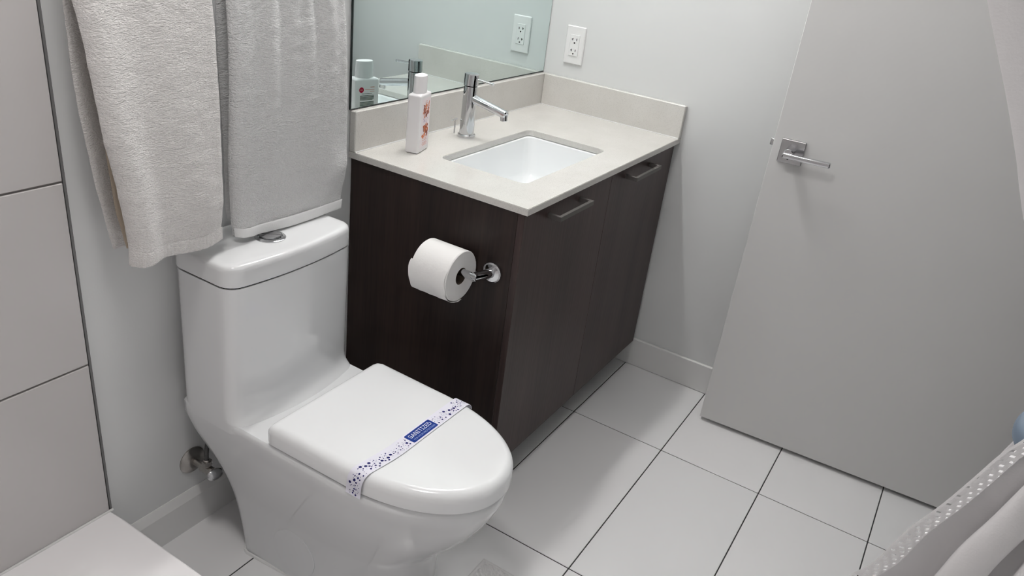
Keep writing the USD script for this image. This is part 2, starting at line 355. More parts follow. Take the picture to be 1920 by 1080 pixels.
# outlet
o = thing('power_outlet', (0, -.1112, 1.063), label='white double power outlet on the wall above the side backsplash', cat='outlet')
oy0, oy1, oz0, oz1 = -.1468, -.0757, 1.0018, 1.1238
part('cover_plate', cuboid(-.0062, 0, oy0, oy1, oz0, oz1, .0028), 'outlet_plastic', o, False)
yc = (oy0 + oy1) / 2; zc_ = (oz0 + oz1) / 2
part('receptacle', cuboid(-.0088, -.0055, yc - .0168, yc + .0168, zc_ - .0335, zc_ + .0335, .0008), 'outlet_plastic', o, False)
slots = []
for dz in (.0185, -.0165):
    z = zc_ + dz
    # T-shaped slot at the left in the view (towards +y), plain slot at the right, round earth hole below
    slots += [cuboid(-.0092, -.0086, yc + .0062, yc + .0084, z - .0035, z + .0045), cuboid(-.0092, -.0086, yc + .0084, yc + .0116, z - .0006, z + .0016),
              cuboid(-.0092, -.0086, yc - .0080, yc - .0060, z - .0036, z + .0042),
              solid_lathe([(.0026, 0), (.0026, .0006)], base=(-.0086, yc, z - .0105), axis=(-1, 0, 0), n=14)]
part('slots', cat(slots), 'slot_black', o, False, label='dark plug slots')

# ------------------------------------------------------------------ toilet roll and holder
hl = thing('toilet_roll_holder', (VX0, -.458, .667), label='chrome toilet roll holder on the cabinet side', cat='roll holder')
HX, HY, HZ = VX0 - .0003, -.458, .667
part('wall_plate', solid_lathe([(.025, 0), (.026, .003), (.0255, .008), (.022, .011), (.0125, .0125)], base=(HX, HY, HZ), axis=(-1, 0, 0)), 'chrome', hl)
EX, EY, EZ = -1.0145, -.4425, .6705
part('arm', cat([rod((HX - .008, HY, HZ), (EX - .004, EY - .001, EZ), .0115, 32, .0015)]), 'chrome', hl)
part('roll_bar', cat([rod((EX, EY - .012, EZ), (EX, EY + .030, EZ), .0098, 28, .001), rod((EX, EY + .026, EZ), (EX, -.303, EZ), .0088, 24)]), 'chrome', hl)
rx, rz = -1.0165, .661
tr = thing('toilet_roll', (rx, -.34, rz), label='white toilet paper roll hanging on the chrome holder', cat='toilet paper')
ry0, ry1, RR, RH = -.411, -.307, .0630, .0212
th = np.linspace(0, 2 * np.pi, 121)[:-1]
def rollr(t):  # a slight wrap: the sheet's end steps at a fold
    return RR + .0006 * np.sin(3 * t)
v_, f__ = [], []
prof = [(RH, ry0 + .0005), (RH + .002, ry0), (RR - .002, ry0), (RR, ry0 + .0022), (RR, (ry0 + ry1) / 2), (RR, ry1 - .0022), (RR - .002, ry1), (RH + .002, ry1), (RH, ry1 - .0005), (RH, ry0 + .0005)]
part('paper_roll', lathe([(r, y - ry0) for r, y in prof[::1]], base=(rx, ry0, rz), axis=(0, 1, 0), n=96), 'paper', tr, 40)
part('core', lathe([(RH + .0002, .001), (RH + .0002, ry1 - ry0 - .001), (RH - .001, ry1 - ry0 - .001), (RH - .001, .001), (RH + .0002, .001)], base=(rx, ry0, rz), axis=(0, 1, 0), n=48), 'cardboard', tr)
# the folded loose end: a flap lying over the front with an embossed ring
def flap():
    n, k = 26, 14
    out, inn = [], []
    for i in range(n):
        a = math.radians(62) + (math.radians(128) ) * i / (n - 1)       # measured from +z towards -x
        lift = .0016 + .0022 * math.sin(math.pi * i / (n - 1)) + .0022 * (i == n - 1)
        for j in range(k):
            y = ry1 + .0018 - (ry1 - ry0 + .0010) * j / (k - 1)
            y2 = y + .002 * math.sin(i * .5)
            r = RR + lift + .0005 * math.sin(1.7 * j + i) 
            u_, w_ = (i / (n - 1) - .42) * .15, (j / (k - 1) - .5) * .1
            q = math.hypot(u_, w_); r -= .0022 * math.exp(-((q - .011) / .0035) ** 2)
            out.append((rx - r * math.sin(a), y2, rz + r * math.cos(a))); r2 = r - .0007
            inn.append((rx - r2 * math.sin(a), y2, rz + r2 * math.cos(a)))
    V = np.array(out + inn); N = n * k; F = []
    for i in range(n - 1):
        for j in range(k - 1):
            a = i * k + j
            F += [[a, a + 1, a + k + 1], [a, a + k + 1, a + k], [N + a, N + a + k + 1, N + a + 1], [N + a, N + a + k, N + a + k + 1]]
    edge = [(i * k, (i + 1) * k) for i in range(n - 1)] + [((n - 1) * k + j, (n - 1) * k + j + 1) for j in range(k - 1)] + [((i + 1) * k + k - 1, i * k + k - 1) for i in range(n - 1)] + [(j + 1, j) for j in range(k - 1)]
    for a, b in edge: F += [[a, b, N + b], [a, N + b, N + a]]
    return trimesh.Trimesh(V, F, process=False)
part('loose_sheet', flap(), 'paper', tr, 40, label='loose end of the paper folded over the front')

# ------------------------------------------------------------------ toilet
XC = -1.329
t = thing('toilet', (XC, -.4, 0), label='white one-piece toilet with closed lid and dual flush button', cat='toilet')
NR = 112
def dshape(hw, yb, ys, yf, rr=.03, p=2.0, hb=None):
    """plan outline: straight rear with rounded corners, straight sides to ys, half-superellipse front to yf"""
    hb = hw if hb is None else hb
    a = np.linspace(0, np.pi, 60)
    fx = -hw * np.sign(np.cos(a)) * np.abs(np.cos(a)) ** (2 / p); fy = ys + (yf - ys) * np.abs(np.sin(a)) ** (2 / p)
    P = Polygon(list(zip(fx, fy)) + [(hb, yb), (-hb, yb)])
    q = P.buffer(-rr * .98, join_style=1, quad_segs=10).buffer(rr * .98, join_style=1, quad_segs=10) if rr else P
    r_ = resample(q, NR, (0, yf - 1))
    return r_ + [XC, 0]
from scipy.interpolate import PchipInterpolator as PC
zk = [0, .05, .10, .16, .20, .27, .33, .375, .393]
yfk = PC(zk, [-.604, -.604, -.604, -.617, -.648, -.706, -.739, -.755, -.756])
ysk = PC(zk, [-.40, -.40, -.41, -.43, -.44, -.46, -.475, -.485, -.485])
hwk = PC(zk, [.134, .134, .134, .137, .143, .156, .167, .1735, .1735])
ybk = PC([0, .073, .129, .18, .22, .26, .30, .335, .365, .393], [-.155, -.144, -.133, -.121, -.107, -.085, -.056, -.030, -.020, -.020])
hbk = PC(zk, [.141, .140, .141, .145, .151, .164, .175, .180, .180])
bz = [0, .004] + list(np.linspace(.02, .38, 34)) + [.388, .392, .394]
secs = []
for z in bz:
    e = .006 * max(0, (z - .386) / .008) ** 2
    secs.append(ring3(dshape(float(hwk(min(z, .393))) - e, float(ybk(min(z, .393))), float(ysk(min(z, .393))), float(yfk(min(z, .393))) + e, .022, 2.0, float(hbk(min(z, .393))) - e), z))
bowl = man(loft(secs))
def tankshape(hw, yb, yc_, bow, rr, off=0.0):
    a = np.linspace(-1, 1, 41)
    pts = [(hw * u, yc_ - bow * (1 - u * u)) for u in a]
    P = Polygon(pts + [(hw, yb), (-hw, yb)])
    q = P.buffer(-rr, quad_segs=12).buffer(rr + off, quad_segs=12)
    return resample(q, NR, (0, yc_ - bow - 1)) + [XC, 0]
tk = []
for z in [.372, .385, .3945, .397, .401, .406, .413, .422, .434, .45, .5, .55, .6, .65, .70, .7165]:
    u = (z - .395) / (.717 - .395); u = min(max(u, 0), 1)
    flare = .020 * max(0, 1 - max(0, z - .394) / .040) ** 2.6
    tk.append(ring3(tankshape(.1795 - .0030 * u, -.020, -.186 - .010 * u - flare, .027 - .011 * u, .036), z))
tank = man(loft(tk))
body = bowl + tank
part('bowl_and_tank', body, 'ceramic', t, 35)
part('tank_gap', loft([ring3(tankshape(.1735, -.023, -.193, .016, .037), z) for z in (.7160, .7205)]), 'black_gap', t, False, label='dark joint under the tank lid')
lid = []
for z, off in ((.7196, -.0015), (.7205, .0008), (.723, .0016), (.752, .0012), (.7585, .0002), (.7628, -.0022), (.7652, -.006), (.7664, -.011), (.7672, -.020)):
    lid.append(ring3(tankshape(.1758, -.018, -.196, .017, .036, off), z))
lid.append(ring3((lid[-1][:, :2] - lid[-1][:, :2].mean(0)) * .5 + lid[-1][:, :2].mean(0), .7678))
part('tank_lid', loft(lid), 'ceramic', t, 40)
fb = part('flush_button', solid_lathe([(.0325, 0), (.0325, .0015), (.030, .0035), (.0255, .0045), (.0245, .003), (.0245, .0015), (.0, .0015)], base=(XC - .013, -.134, .7674)), 'chrome', t, label='round chrome dual flush button')
disc = Point(0, 0).buffer(.0228, 32)
for sgn in (1, -1):
    half = disc.intersection(sbox(-.03, .0006, .03, .03) if sgn > 0 else sbox(-.03, -.03, .03, -.0006))
    half = affinity.rotate(half, -52, origin=(0, 0))
    hm = cat([extrude(half.buffer(-.0008), .0066, .0074), extrude(half, .0018, .0066)]); hm.apply_translation((XC - .013, -.134, .7674))
    part('button_half', hm, 'satin_chrome', fb, 30)
# seat and closed lid
def seat(ins_, z): return ring3(dshape(.1715 - ins_, -.285 - ins_, -.478, -.760 + ins_, .015, 2.14, .1755 - ins_), z)
part('seat_ring', loft([seat(.009, .3945), seat(.006, .3955), seat(.006, .3985)]), 'seat_plastic', t, 30)
sl = [seat(.0062, .3988), seat(.0012, .3995), seat(.0, .4012), seat(.0, .425)]
for k in range(1, 9):
    a = k / 8 * math.pi / 2
    sl.append(seat(.021 * (1 - math.cos(a)), .425 + .021 * math.sin(a)))
sl += [seat(.040, .4466), seat(.08, .4472)]
sl.append(ring3((sl[-1][:, :2] - sl[-1][:, :2].mean(0)) * .4 + sl[-1][:, :2].mean(0), .4478))
part('seat_lid', loft(sl), 'seat_plastic', t, 40, label='closed thick white seat lid')
# round cap on the side of the skirt
def side_x(y, z):
    q = dshape(float(hwk(z)), float(ybk(z)), float(ysk(z)), float(yfk(z)), .022, 2.0, float(hbk(z)))
    q = q[(q[:, 0] < XC)]; o_ = np.argsort(q[:, 1]); return float(np.interp(y, q[o_, 1], q[o_, 0]))
cy_, cz_ = -.325, .085
e_ = .03
du_ = np.array([side_x(cy_ + e_, cz_) - side_x(cy_ - e_, cz_), 2 * e_, 0]); dv_ = np.array([side_x(cy_, cz_ + e_) - side_x(cy_, cz_ - e_), 0, 2 * e_])
nrm = np.cross(dv_, du_); nrm *= -np.sign(nrm[0]) / np.linalg.norm(nrm)
part('side_cap', solid_lathe([(.062, -.006), (.062, .0016), (.061, .0024), (.0, .0026)], base=(side_x(cy_, cz_), cy_, cz_), axis=nrm, n=64), 'ceramic', t, 40, label='round cover cap on the side of the toilet')
# caulk at the foot
ft = dshape(.1275, -.159, -.40, -.5735, .02, 2.0, .1465)
part('foot_caulk', tube(np.vstack([ring3(ft, .001), ring3(ft[:1], .001)]), .004, 6), 'trim_paint', t, 40)

# paper band across the lid
bd = thing('sanitized_band', (XC, -.535, .43), label='white paper band with blue dots and a blue printed label across the toilet lid', cat='paper band')
prof = []
zz = [.393, .398, .4025, .425] + [.425 + .021 * math.sin(k / 8 * math.pi / 2) for k in range(1, 9)]
ii = [-.0015, .0, .0, .0] + [.021 * (1 - math.cos(k / 8 * math.pi / 2)) for k in range(1, 9)]
HWL = .172
left = [(-(HWL - i_) - .0012, z + (.0012 if z > .438 else 0)) for z, i_ in zip(zz, ii)]
right = [(-x, z) for x, z in left][::-1]
right = [p for p in right if p[1] > .4055]; right = [(x + .0045 * max(0, (.447 - z) / .034), z + .001) for x, z in right]
prof = left + [(-.10, .4487), (0, .4493), (.10, .4487)] + right
pl = shapely.LineString(prof); PL = pl.length
def bandpt(s, w):
    """s along the band in metres, w across (0 at the middle, + towards the front)"""
    a = np.array(pl.interpolate(s).coords[0]); e = 2e-4
    tg = np.array(pl.interpolate(min(s + e, PL)).coords[0]) - np.array(pl.interpolate(max(s - e, 0)).coords[0]); tg /= np.linalg.norm(tg)
    yc2 = -.526 - .018 * (3 * np.clip((s - .0) / .16, 0, 1) ** 2 - 2 * np.clip(s / .16, 0, 1) ** 3)
    return np.array([XC + a[0], yc2 - w, a[1]]), np.array([-tg[1], 0, tg[0]])
def band_sheet(s0, s1, w0, w1, off, ns, nw, thick=.0004):
    top, bot = [], []
    for i in range(ns):
        for j in range(nw):
            p, n_ = bandpt(s0 + (s1 - s0) * i / (ns - 1), w0 + (w1 - w0) * j / (nw - 1)); top.append(p + n_ * off); bot.append(p + n_ * (off - thick))
    V = np.array(top + bot); N = ns * nw; F = []
    for i in range(ns - 1):
        for j in range(nw - 1):
            a = i * nw + j; b = a + nw
            F += [[a, a + 1, b + 1], [a, b + 1, b], [N + a, N + b + 1, N + a + 1], [N + a, N + b, N + b + 1]]
    edge = [(i * nw, (i + 1) * nw) for i in range(ns - 1)] + [((i + 1) * nw + nw - 1, i * nw + nw - 1) for i in range(ns - 1)] + [((ns - 1) * nw + j, (ns - 1) * nw + j + 1) for j in range(nw - 1)] + [(j + 1, j) for j in range(nw - 1)]
    for a, b in edge: F += [[a, N + b, b], [a, N + a, N + b]]
    return trimesh.Trimesh(V, F, process=False)
BW = .0185
part('paper_strip', band_sheet(0, PL, -BW, BW, .0006, 160, 3), 'band_paper', bd, 40)
def decal(poly, off):
    """flat print laid on the band: poly in (s, w)"""
    ms = []
    for g in getattr(poly, 'geoms', [poly]):
        vv, ff = trimesh.creation.triangulate_polygon(g, engine='earcut')
        P3 = []
        for s_, w_ in vv:
            p, n_ = bandpt(s_, w_); P3.append(p + n_ * off)
        P3 = np.array(P3)
        ff = np.asarray(ff)
        n_ = np.cross(P3[ff[0, 1]] - P3[ff[0, 0]], P3[ff[0, 2]] - P3[ff[0, 0]])
        if n_[2] < 0 and abs(n_[2]) > abs(n_[0]) or (abs(n_[2]) <= abs(n_[0]) and n_[0] > 0): ff = ff[:, ::-1]
        ms.append(trimesh.Trimesh(P3, ff, process=False))
    return cat(ms)
LS0, LS1 = PL * .468, PL * .468 + .082
rect = sbox(LS0 + .003, -.0145 + .003, LS1 - .003, .0145 - .003).buffer(.003, 6)
dots, rings_ = [], []
rr_ = random.Random(3); placed = []
for k in range(1500):
    s_, w_ = rr_.uniform(.003, PL - .004), rr_.triangular(-.013, .015, .004)
    if LS0 - .003 < s_ < LS1 + .003: continue
    r_ = rr_.choice([.0007, .0007, .0008, .0010, .0013, .0018, .0027])
    if any(math.hypot(s_ - a, w_ - b) < r_ + c_ + .0014 for a, b, c_ in placed): continue
    if len(placed) > 210: break
    placed.append((s_, w_, r_))
    if r_ in (.0008,): rings_.append(Point(s_, w_).buffer(.0012, 6).difference(Point(s_, w_).buffer(.0008, 6)))
    else: dots.append(Point(s_, w_).buffer(r_ * 1.15, 6))
part('dot_print', cat([decal(p_, .0008) for p_ in dots]), 'print_navy', bd, False, label='printed dark blue dots', kind='stuff')
part('ring_print', cat([decal(p_, .0008) for p_ in rings_]), 'print_ring', bd, False, label='printed pale rings', kind='stuff')
part('label_patch', decal(rect, .0009), 'print_blue', bd, False, label='blue label reading SANITIZED')
def letters(txt, s0, s1, w_base, hgt, bold):
    m = meshkit.text_mesh(txt, 1.0, .01, bold); lo, hi = m.bounds
    V = m.vertices.copy(); k = V[:, 2] > .005
    keep = k[m.faces].all(1) 
    out = np.zeros((len(V), 3))
    for i, (x, y, z) in enumerate(V):
        s_ = s0 + (x - lo[0]) / (hi[0] - lo[0]) * (s1 - s0); w_ = w_base - y * hgt
        p, n_ = bandpt(s_, w_); out[i] = p + n_ * .0012
    q = trimesh.Trimesh(out, m.faces[keep], process=False); q.remove_unreferenced_vertices(); return q
part('label_lettering', letters('SANITIZED', LS0 + .006, LS1 - .006, .0015, .0108, False), 'print_white', bd, False, label='white lettering SANITIZED')
part('small_lettering', letters('FOR YOUR PROTECTION', LS0 + .008, LS1 - .006, .0105, .0046, False), 'print_pale', bd, False, label='small pale lettering')

# supply valve behind the toilet
va = thing('supply_valve', (-1.475, 0, .188), label='small chrome water shut-off valve on the wall behind the toilet', cat='valve')
vx, vz = -1.476, .188
part('escutcheon', solid_lathe([(.034, 0), (.034, .002), (.030, .006), (.018, .011), (.012, .012)], base=(vx, -.0002, vz), axis=(0, -1, 0)), 'dull_steel', va)
part('stub_pipe', rod((vx, -.008, vz), (vx, -.045, vz), .008), 'dull_steel', va)
part('valve_body', cat([rod((vx, -.036, vz), (vx, -.074, vz), .0115, 20), rod((vx, -.055, vz - .002), (vx, -.055, vz + .030), .0085, 20), solid_lathe([(.0115, 0), (.0115, .012)], base=(vx, -.055, vz + .014), n=6)]), 'dull_steel', va)
hnd = m3.Manifold.sphere(1, 28).scale((.023, .008, .016))
hnd = tm(hnd); hnd.apply_transform(trimesh.transformations.rotation_matrix(.35, (0, 1, 0))); hnd.apply_translation((vx, -.082, vz))
part('valve_handle', hnd, 'chrome', va, True, label='oval chrome turning handle')
part('supply_hose', tube(spline([(vx, -.055, vz + .028), (vx + .004, -.052, vz + .055), (vx + .03, -.040, vz + .085), (vx + .07, -.036, vz + .09)], 30), .0055, 10), 'hose_braid', va, 40, label='dark braided supply hose')

# ------------------------------------------------------------------ towels on a bar
BY, BZ = -.082, 1.46
TSH = np.array([-.0155, -.0195, .009])
def moved(m):
    m.apply_translation(TSH); return m
tbar = thing('towel_bar', (-1.36, 0, BZ), label='chrome towel bar on the wall carrying the two towels', cat='towel bar')
part('bar', moved(rod((-1.69, BY, BZ), (-.985, BY, BZ), .008, 20)), 'chrome', tbar)
for x in (-1.70, -1.01):
    part('bar_post', cat([rod((x, -.004, BZ + .009), (x, BY - .0195, BZ + .009), .009, 20), rod((x, 0, BZ + .009), (x, -.008, BZ + .009), .022, 28)]), 'chrome', tbar)
def sheet(fn, nu, nv, thick, amp=.0, sc=60, seed=0):
    """a cloth panel: fn(u, v) -> point of its middle surface (arrays); given thickness and rounded edges"""
    U, V = np.meshgrid(np.linspace(0, 1, nu), np.linspace(0, 1, nv), indexing='ij')
    P = fn(U, V); du = np.gradient(P, axis=0); dv = np.gradient(P, axis=1); n = np.cross(du, dv); n /= np.linalg.norm(n, axis=2, keepdims=True)
    e = np.minimum.reduce([U * (nu - 1), (1 - U) * (nu - 1), V * (nv - 1), (1 - V) * (nv - 1)]); tk_ = thick * .5 * np.sqrt(np.clip(e / 2.5, .06, 1))[..., None]
    if amp: disp = amp * fbm(P, sc, seed)[..., None]
    else: disp = 0
    A, B = P + n * (tk_ + disp), P - n * (tk_ - disp)
    VV = np.vstack([A.reshape(-1, 3), B.reshape(-1, 3)]); N = nu * nv
    i, j = np.meshgrid(np.arange(nu - 1), np.arange(nv - 1), indexing='ij'); a = (i * nv + j).ravel(); b = a + nv
    F = [np.c_[a, b, b + 1], np.c_[a, b + 1, a + 1], np.c_[N + a, N + b + 1, N + b], np.c_[N + a, N + a + 1, N + b + 1]]
    edge = [(k * nv, (k + 1) * nv) for k in range(nu - 1)][::-1] + [((nu - 1) * nv + k, (nu - 1) * nv + k + 1) for k in range(nv - 1)]
    loop = [k * nv for k in range(nu)] + [(nu - 1) * nv + k for k in range(1, nv)] + [k * nv + nv - 1 for k in range(nu - 2, -1, -1)] + [k for k in range(nv - 2, 0, -1)]
    loop = np.array(loop); nx = np.roll(loop, -1)
    F += [np.c_[nx, loop, N + loop], np.c_[nx, N + loop, N + nx]]
    return trimesh.Trimesh(VV, np.vstack(F), process=False)
def drape(y_front, y_back, zfront, zback, top):
    """side path of a towel over the bar: v 0 at the front hem, 1 at the back hem"""
    pts = [(y_front[0], zfront)] + [(y, z) for y, z in y_front[1]] + [(BY - .014, BZ - .012), (BY - .011, BZ + .007), (BY, BZ + .0125), (BY + .011, BZ + .007), (BY + .0145, BZ - .012)] + [(y, z) for y, z in y_back[1]] + [(y_back[0], zback)]
    return spline(pts, 400)
# left towel: folded cloth, front leaf nearer the room, back leaf near the wall, a second inner fold between
tl = thing('hand_towel', (-1.56, BY, 1.1), label='cream cotton towel hanging left of the white one, its folds gaping at the edge', cat='towel')
def lerp(z, pts):
    p = np.array(pts); o_ = np.argsort(p[:, 0]); return np.interp(z, p[o_, 0], p[o_, 1])
def towel_left(U, V):
    pth = drape((-.128, [(-.126, .95), (-.112, 1.2)]), (-.040, [(-.052, 1.25), (-.042, 1.0)]), .795, .80, BZ)
    k = V * 399; yz = np.stack([np.interp(k, np.arange(400), pth[:, 0]), np.interp(k, np.arange(400), pth[:, 1])], -1)
    z = yz[..., 1]; front = V < .5
    xl = np.where(front, lerp(z, [(.79, -1.651), (.836, -1.647), (.943, -1.655), (1.025, -1.668), (1.083, -1.671), (1.153, -1.673), (1.192, -1.675), (1.25, -1.680), (1.5, -1.690)]), lerp(z, [(.79, -1.632), (.802, -1.633), (.921, -1.650), (1.067, -1.666), (1.162, -1.668), (1.24, -1.671), (1.5, -1.684)]))
    xr = np.where(front, lerp(z, [(.79, -1.452), (.9, -1.449), (1.0, -1.448), (1.1, -1.445), (1.2, -1.441), (1.5, -1.44)]), -1.44)
    x = xl + (xr - xl) * U
    w = np.clip((1.46 - z) / .6, 0, 1)
    hemcurl = np.where(front, np.exp(-((z - .80) / .05) ** 2), 0)
    y = yz[..., 0] - .010 * w * np.exp(-((U - .13) / .11) ** 2) * front + .018 * (1 - np.clip(U / .07, 0, 1)) ** 2 * front + .004 * np.sin(U * 9 + z * 5) * w + .006 * fbm(np.stack([U * 3, z * 2.5, 0 * z], -1), 1.0, 5) 
    y = y + .012 * hemcurl * np.clip(U - .15, 0, 1) * 1.2
    z = z + front * (.006 * np.sin(U * 5.5 + .6) * np.exp(-((z - .80) / .06) ** 2)) + .0004 * np.sin(U * 60 + 3 * np.sin(U * 9)) * hemcurl
    x = x + .0035 * fbm(np.stack([z * 14, U * 0, z * 0], -1), 1.0, 9) * np.clip(np.abs(U - .5) * 2 - .7, 0, 1) * 3
    return np.stack([x, y, z], -1)
part('cloth', moved(sheet(towel_left, 70, 330, .007, .0026, 55, 3)), 'towel_cream', tl, True)
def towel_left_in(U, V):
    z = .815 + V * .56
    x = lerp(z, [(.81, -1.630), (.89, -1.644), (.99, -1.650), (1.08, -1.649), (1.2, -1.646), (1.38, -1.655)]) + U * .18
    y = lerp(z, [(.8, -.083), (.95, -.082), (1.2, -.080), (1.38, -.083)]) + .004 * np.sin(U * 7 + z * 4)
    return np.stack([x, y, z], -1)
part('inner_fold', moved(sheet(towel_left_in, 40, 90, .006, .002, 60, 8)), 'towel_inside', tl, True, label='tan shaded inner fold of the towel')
# stitched hem ticks of the left towel: a gathered strip along the lower edge
def hem_left(U, V):
    P = towel_left(U, V * .019)
    P[..., 1] -= .0040 + .0007 * np.sin(U * 110 + 3 * np.sin(U * 17)) * (.4 + .6 * np.sin(U * 23) ** 2)
    P[..., 2] += -.001
    return P
part('hem', moved(sheet(hem_left, 160, 8, .002)), 'towel_cream', tl, True, label='gathered stitched lower hem')
t2 = thing('bath_towel', (-1.24, BY, 1.1), label='white terry towel hanging over the toilet tank, right of the cream towel', cat='towel')
def towel_right(U, V):
    pth = drape((-.101, [(-.104, .90), (-.108, 1.2)]), (-.062, [(-.058, 1.25), (-.060, 1.0)]), .7715, .80, BZ)
    k = V * 399; yz = np.stack([np.interp(k, np.arange(400), pth[:, 0]), np.interp(k, np.arange(400), pth[:, 1])], -1)
    z = yz[..., 1]; front = V < .5
    xl = np.where(front, lerp(z, [(.76, -1.398), (.80, -1.402), (.94, -1.409), (1.1, -1.404), (1.25, -1.400), (1.5, -1.398)]), lerp(z, [(.76, -1.385), (.83, -1.396), (1.0, -1.392), (1.5, -1.39)]))
    xr = np.where(front, lerp(z, [(.76, -1.106), (.80, -1.097), (.87, -1.088), (1.0, -1.092), (1.25, -1.108), (1.5, -1.108)]), lerp(z, [(.76, -1.10), (.9, -1.08), (1.1, -1.085), (1.5, -1.095)]))
    x = xl + (xr - xl) * U
    up = np.clip((z - .80) / .45, 0, 1.2)
    y = yz[..., 0] - front * (.0055 * up * (np.cos(U * 21 + .3) * .8 + .5 * np.cos(U * 37 + 1))) + .015 * front * np.clip((.05 - U) / .05, 0, 1) ** 2 - .004 * front * np.exp(-((U - .10) / .05) ** 2)
    y = y + .006 * front * np.exp(-((z - .80) / .04) ** 2) * np.clip(U - .3, 0, 1) - .007 * front * np.exp(-(((U - .9) / .12) ** 2 + ((z - .86) / .05) ** 2))
    z = z - .008 * front * U * np.exp(-((z - .77) / .05) ** 2) + .003 * np.cos(U * 6) * np.exp(-((z - .77) / .03) ** 2)
    y = y + .004 * fbm(np.stack([U * 4, z * 4, 0 * z], -1), 1.0, 6) * front
    return np.stack([x, y, z], -1)
part('cloth', moved(sheet(towel_right, 80, 330, .009, .0034, 60, 4)), 'towel_white', t2, True)
def hem_right(U, V):
    P = towel_right(U, V * .0155)
    P[..., 1] -= .0064; P[..., 2] -= .0015
    return P
part('hem', moved(sheet(hem_right, 80, 8, .0026)), 'towel_hem', t2, True, label='smooth white sewn hem')

# ------------------------------------------------------------------ shampoo bottle
# local axes: x along the broad face, y through the bottle (the room side is -y), origin at its base
BANG = 16.0
bt = thing('lotion_bottle', (-.8105, -.100, ZT), BANG, label='white plastic lotion bottle with orange print on the counter left of the faucet', cat='bottle')
bw, bdp = .0365, .0178
def bring(sx, sy, z, r): return ring3(resample(sbox(-sx + r, -sy + r, sx - r, sy - r).buffer(r, 8), 72, (0, -9)), z)
bb = [bring(bw - .003, bdp - .003, 0, .002), bring(bw, bdp, .003, .0035), bring(bw, bdp, .146, .0035), bring(bw - .0012, bdp - .0012, .1500, .0035), bring(bw - .006, bdp - .004, .1520, .006), bring(.0262, .0142, .1526, .012)]
part('bottle_body', loft(bb), 'bottle_plastic', bt, 40, local=True)
def ell(a, b, z):
    q = np.linspace(0, 2 * np.pi, 72, endpoint=False) - np.pi / 2
    return np.c_[a * np.cos(q), b * np.sin(q), np.full(72, z)]
part('cap', loft([ell(.0268, .0152, .1527), ell(.0272, .0155, .1545), ell(.0248, .0150, .193), ell(.0240, .0143, .1952), ell(.0215, .012, .196)]), 'bottle_plastic', bt, 40, local=True)
def face_print(poly, side, off=.0003):
    """flat print on the broad faces: poly in (x, z); side -1 the room face, +1 the mirror face"""
    ms = []
    for g in getattr(poly, 'geoms', [poly]):
        vv, ff = trimesh.creation.triangulate_polygon(g, engine='earcut'); ff = np.asarray(ff)
        P3 = np.c_[vv[:, 0] * (1 if side < 0 else -1), np.full(len(vv), side * (bdp + off)), vv[:, 1]]
        ms.append(trimesh.Trimesh(P3, ff, process=False))
    return cat(ms)
def text_poly(txt, x, z, h_, bold=False, w_=None):
    m = meshkit.text_mesh(txt, h_, .01, bold)
    k = m.vertices[:, 2] > .005; F = m.faces[k[m.faces].all(1)]
    V = m.vertices[:, :2].copy(); lo, hi = V.min(0), V.max(0)
    if w_: V[:, 0] = (V[:, 0] - lo[0]) / (hi[0] - lo[0]) * w_
    return V + [x, z], F
def face_text(txt, x, z, h_, side, bold=False, w_=None):
    V, F = text_poly(txt, x, z, h_, bold, w_)
    P3 = np.c_[V[:, 0] * (1 if side < 0 else -1), np.full(len(V), side * (bdp + .0004)), V[:, 1]]
    q = trimesh.Trimesh(P3, F, process=False); q.remove_unreferenced_vertices(); return q
part('front_label', face_print(sbox(-.026, .014, .032, .140), -1, .00015), 'label_pink', bt, False, local=True, label='pale pink front label')
def blob(cx, cz, a, b, rot): return affinity.rotate(affinity.scale(Point(cx, cz).buffer(1, 10), a, b), rot)
bl = random.Random(11); og, br, lil = [], [], []
for cz, nb in ((.118, 10), (.108, 14), (.098, 12), (.066, 13), (.056, 14), (.046, 12)):
    for k in range(nb):
        q = blob(bl.uniform(-.013, .022), cz + bl.uniform(-.006, .006), bl.uniform(.003, .008), bl.uniform(.0014, .0034), bl.uniform(20, 160))
        (og if bl.random() < .6 else br).append(q)
for k in range(7): lil.append(blob(bl.uniform(-.012, .02), .083 + bl.uniform(-.005, .005), bl.uniform(.002, .004), .0012, bl.uniform(0, 180)))
part('orange_print', cat([face_print(shapely.union_all(og), -1, .0004)]), 'label_orange', bt, False, local=True, label='orange leafy printed ornament')
part('brown_print', cat([face_print(shapely.union_all(br), -1, .0006)]), 'label_brown', bt, False, local=True)
part('lilac_print', cat([face_print(shapely.union_all(lil), -1, .0005)]), 'label_lilac', bt, False, local=True)
lines = [sbox(-.014 + dx, z, .022 - dx, z + .0014) for z, dx in ((.034, .006), (.030, .002), (.024, .004), (.0205, .001), (.017, .005), (.131, .012), (.127, .009))]
part('front_text_lines', face_print(shapely.MultiPolygon(lines), -1, .0004), 'label_salmon', bt, False, local=True, label='thin lines of small pink print', kind='stuff')
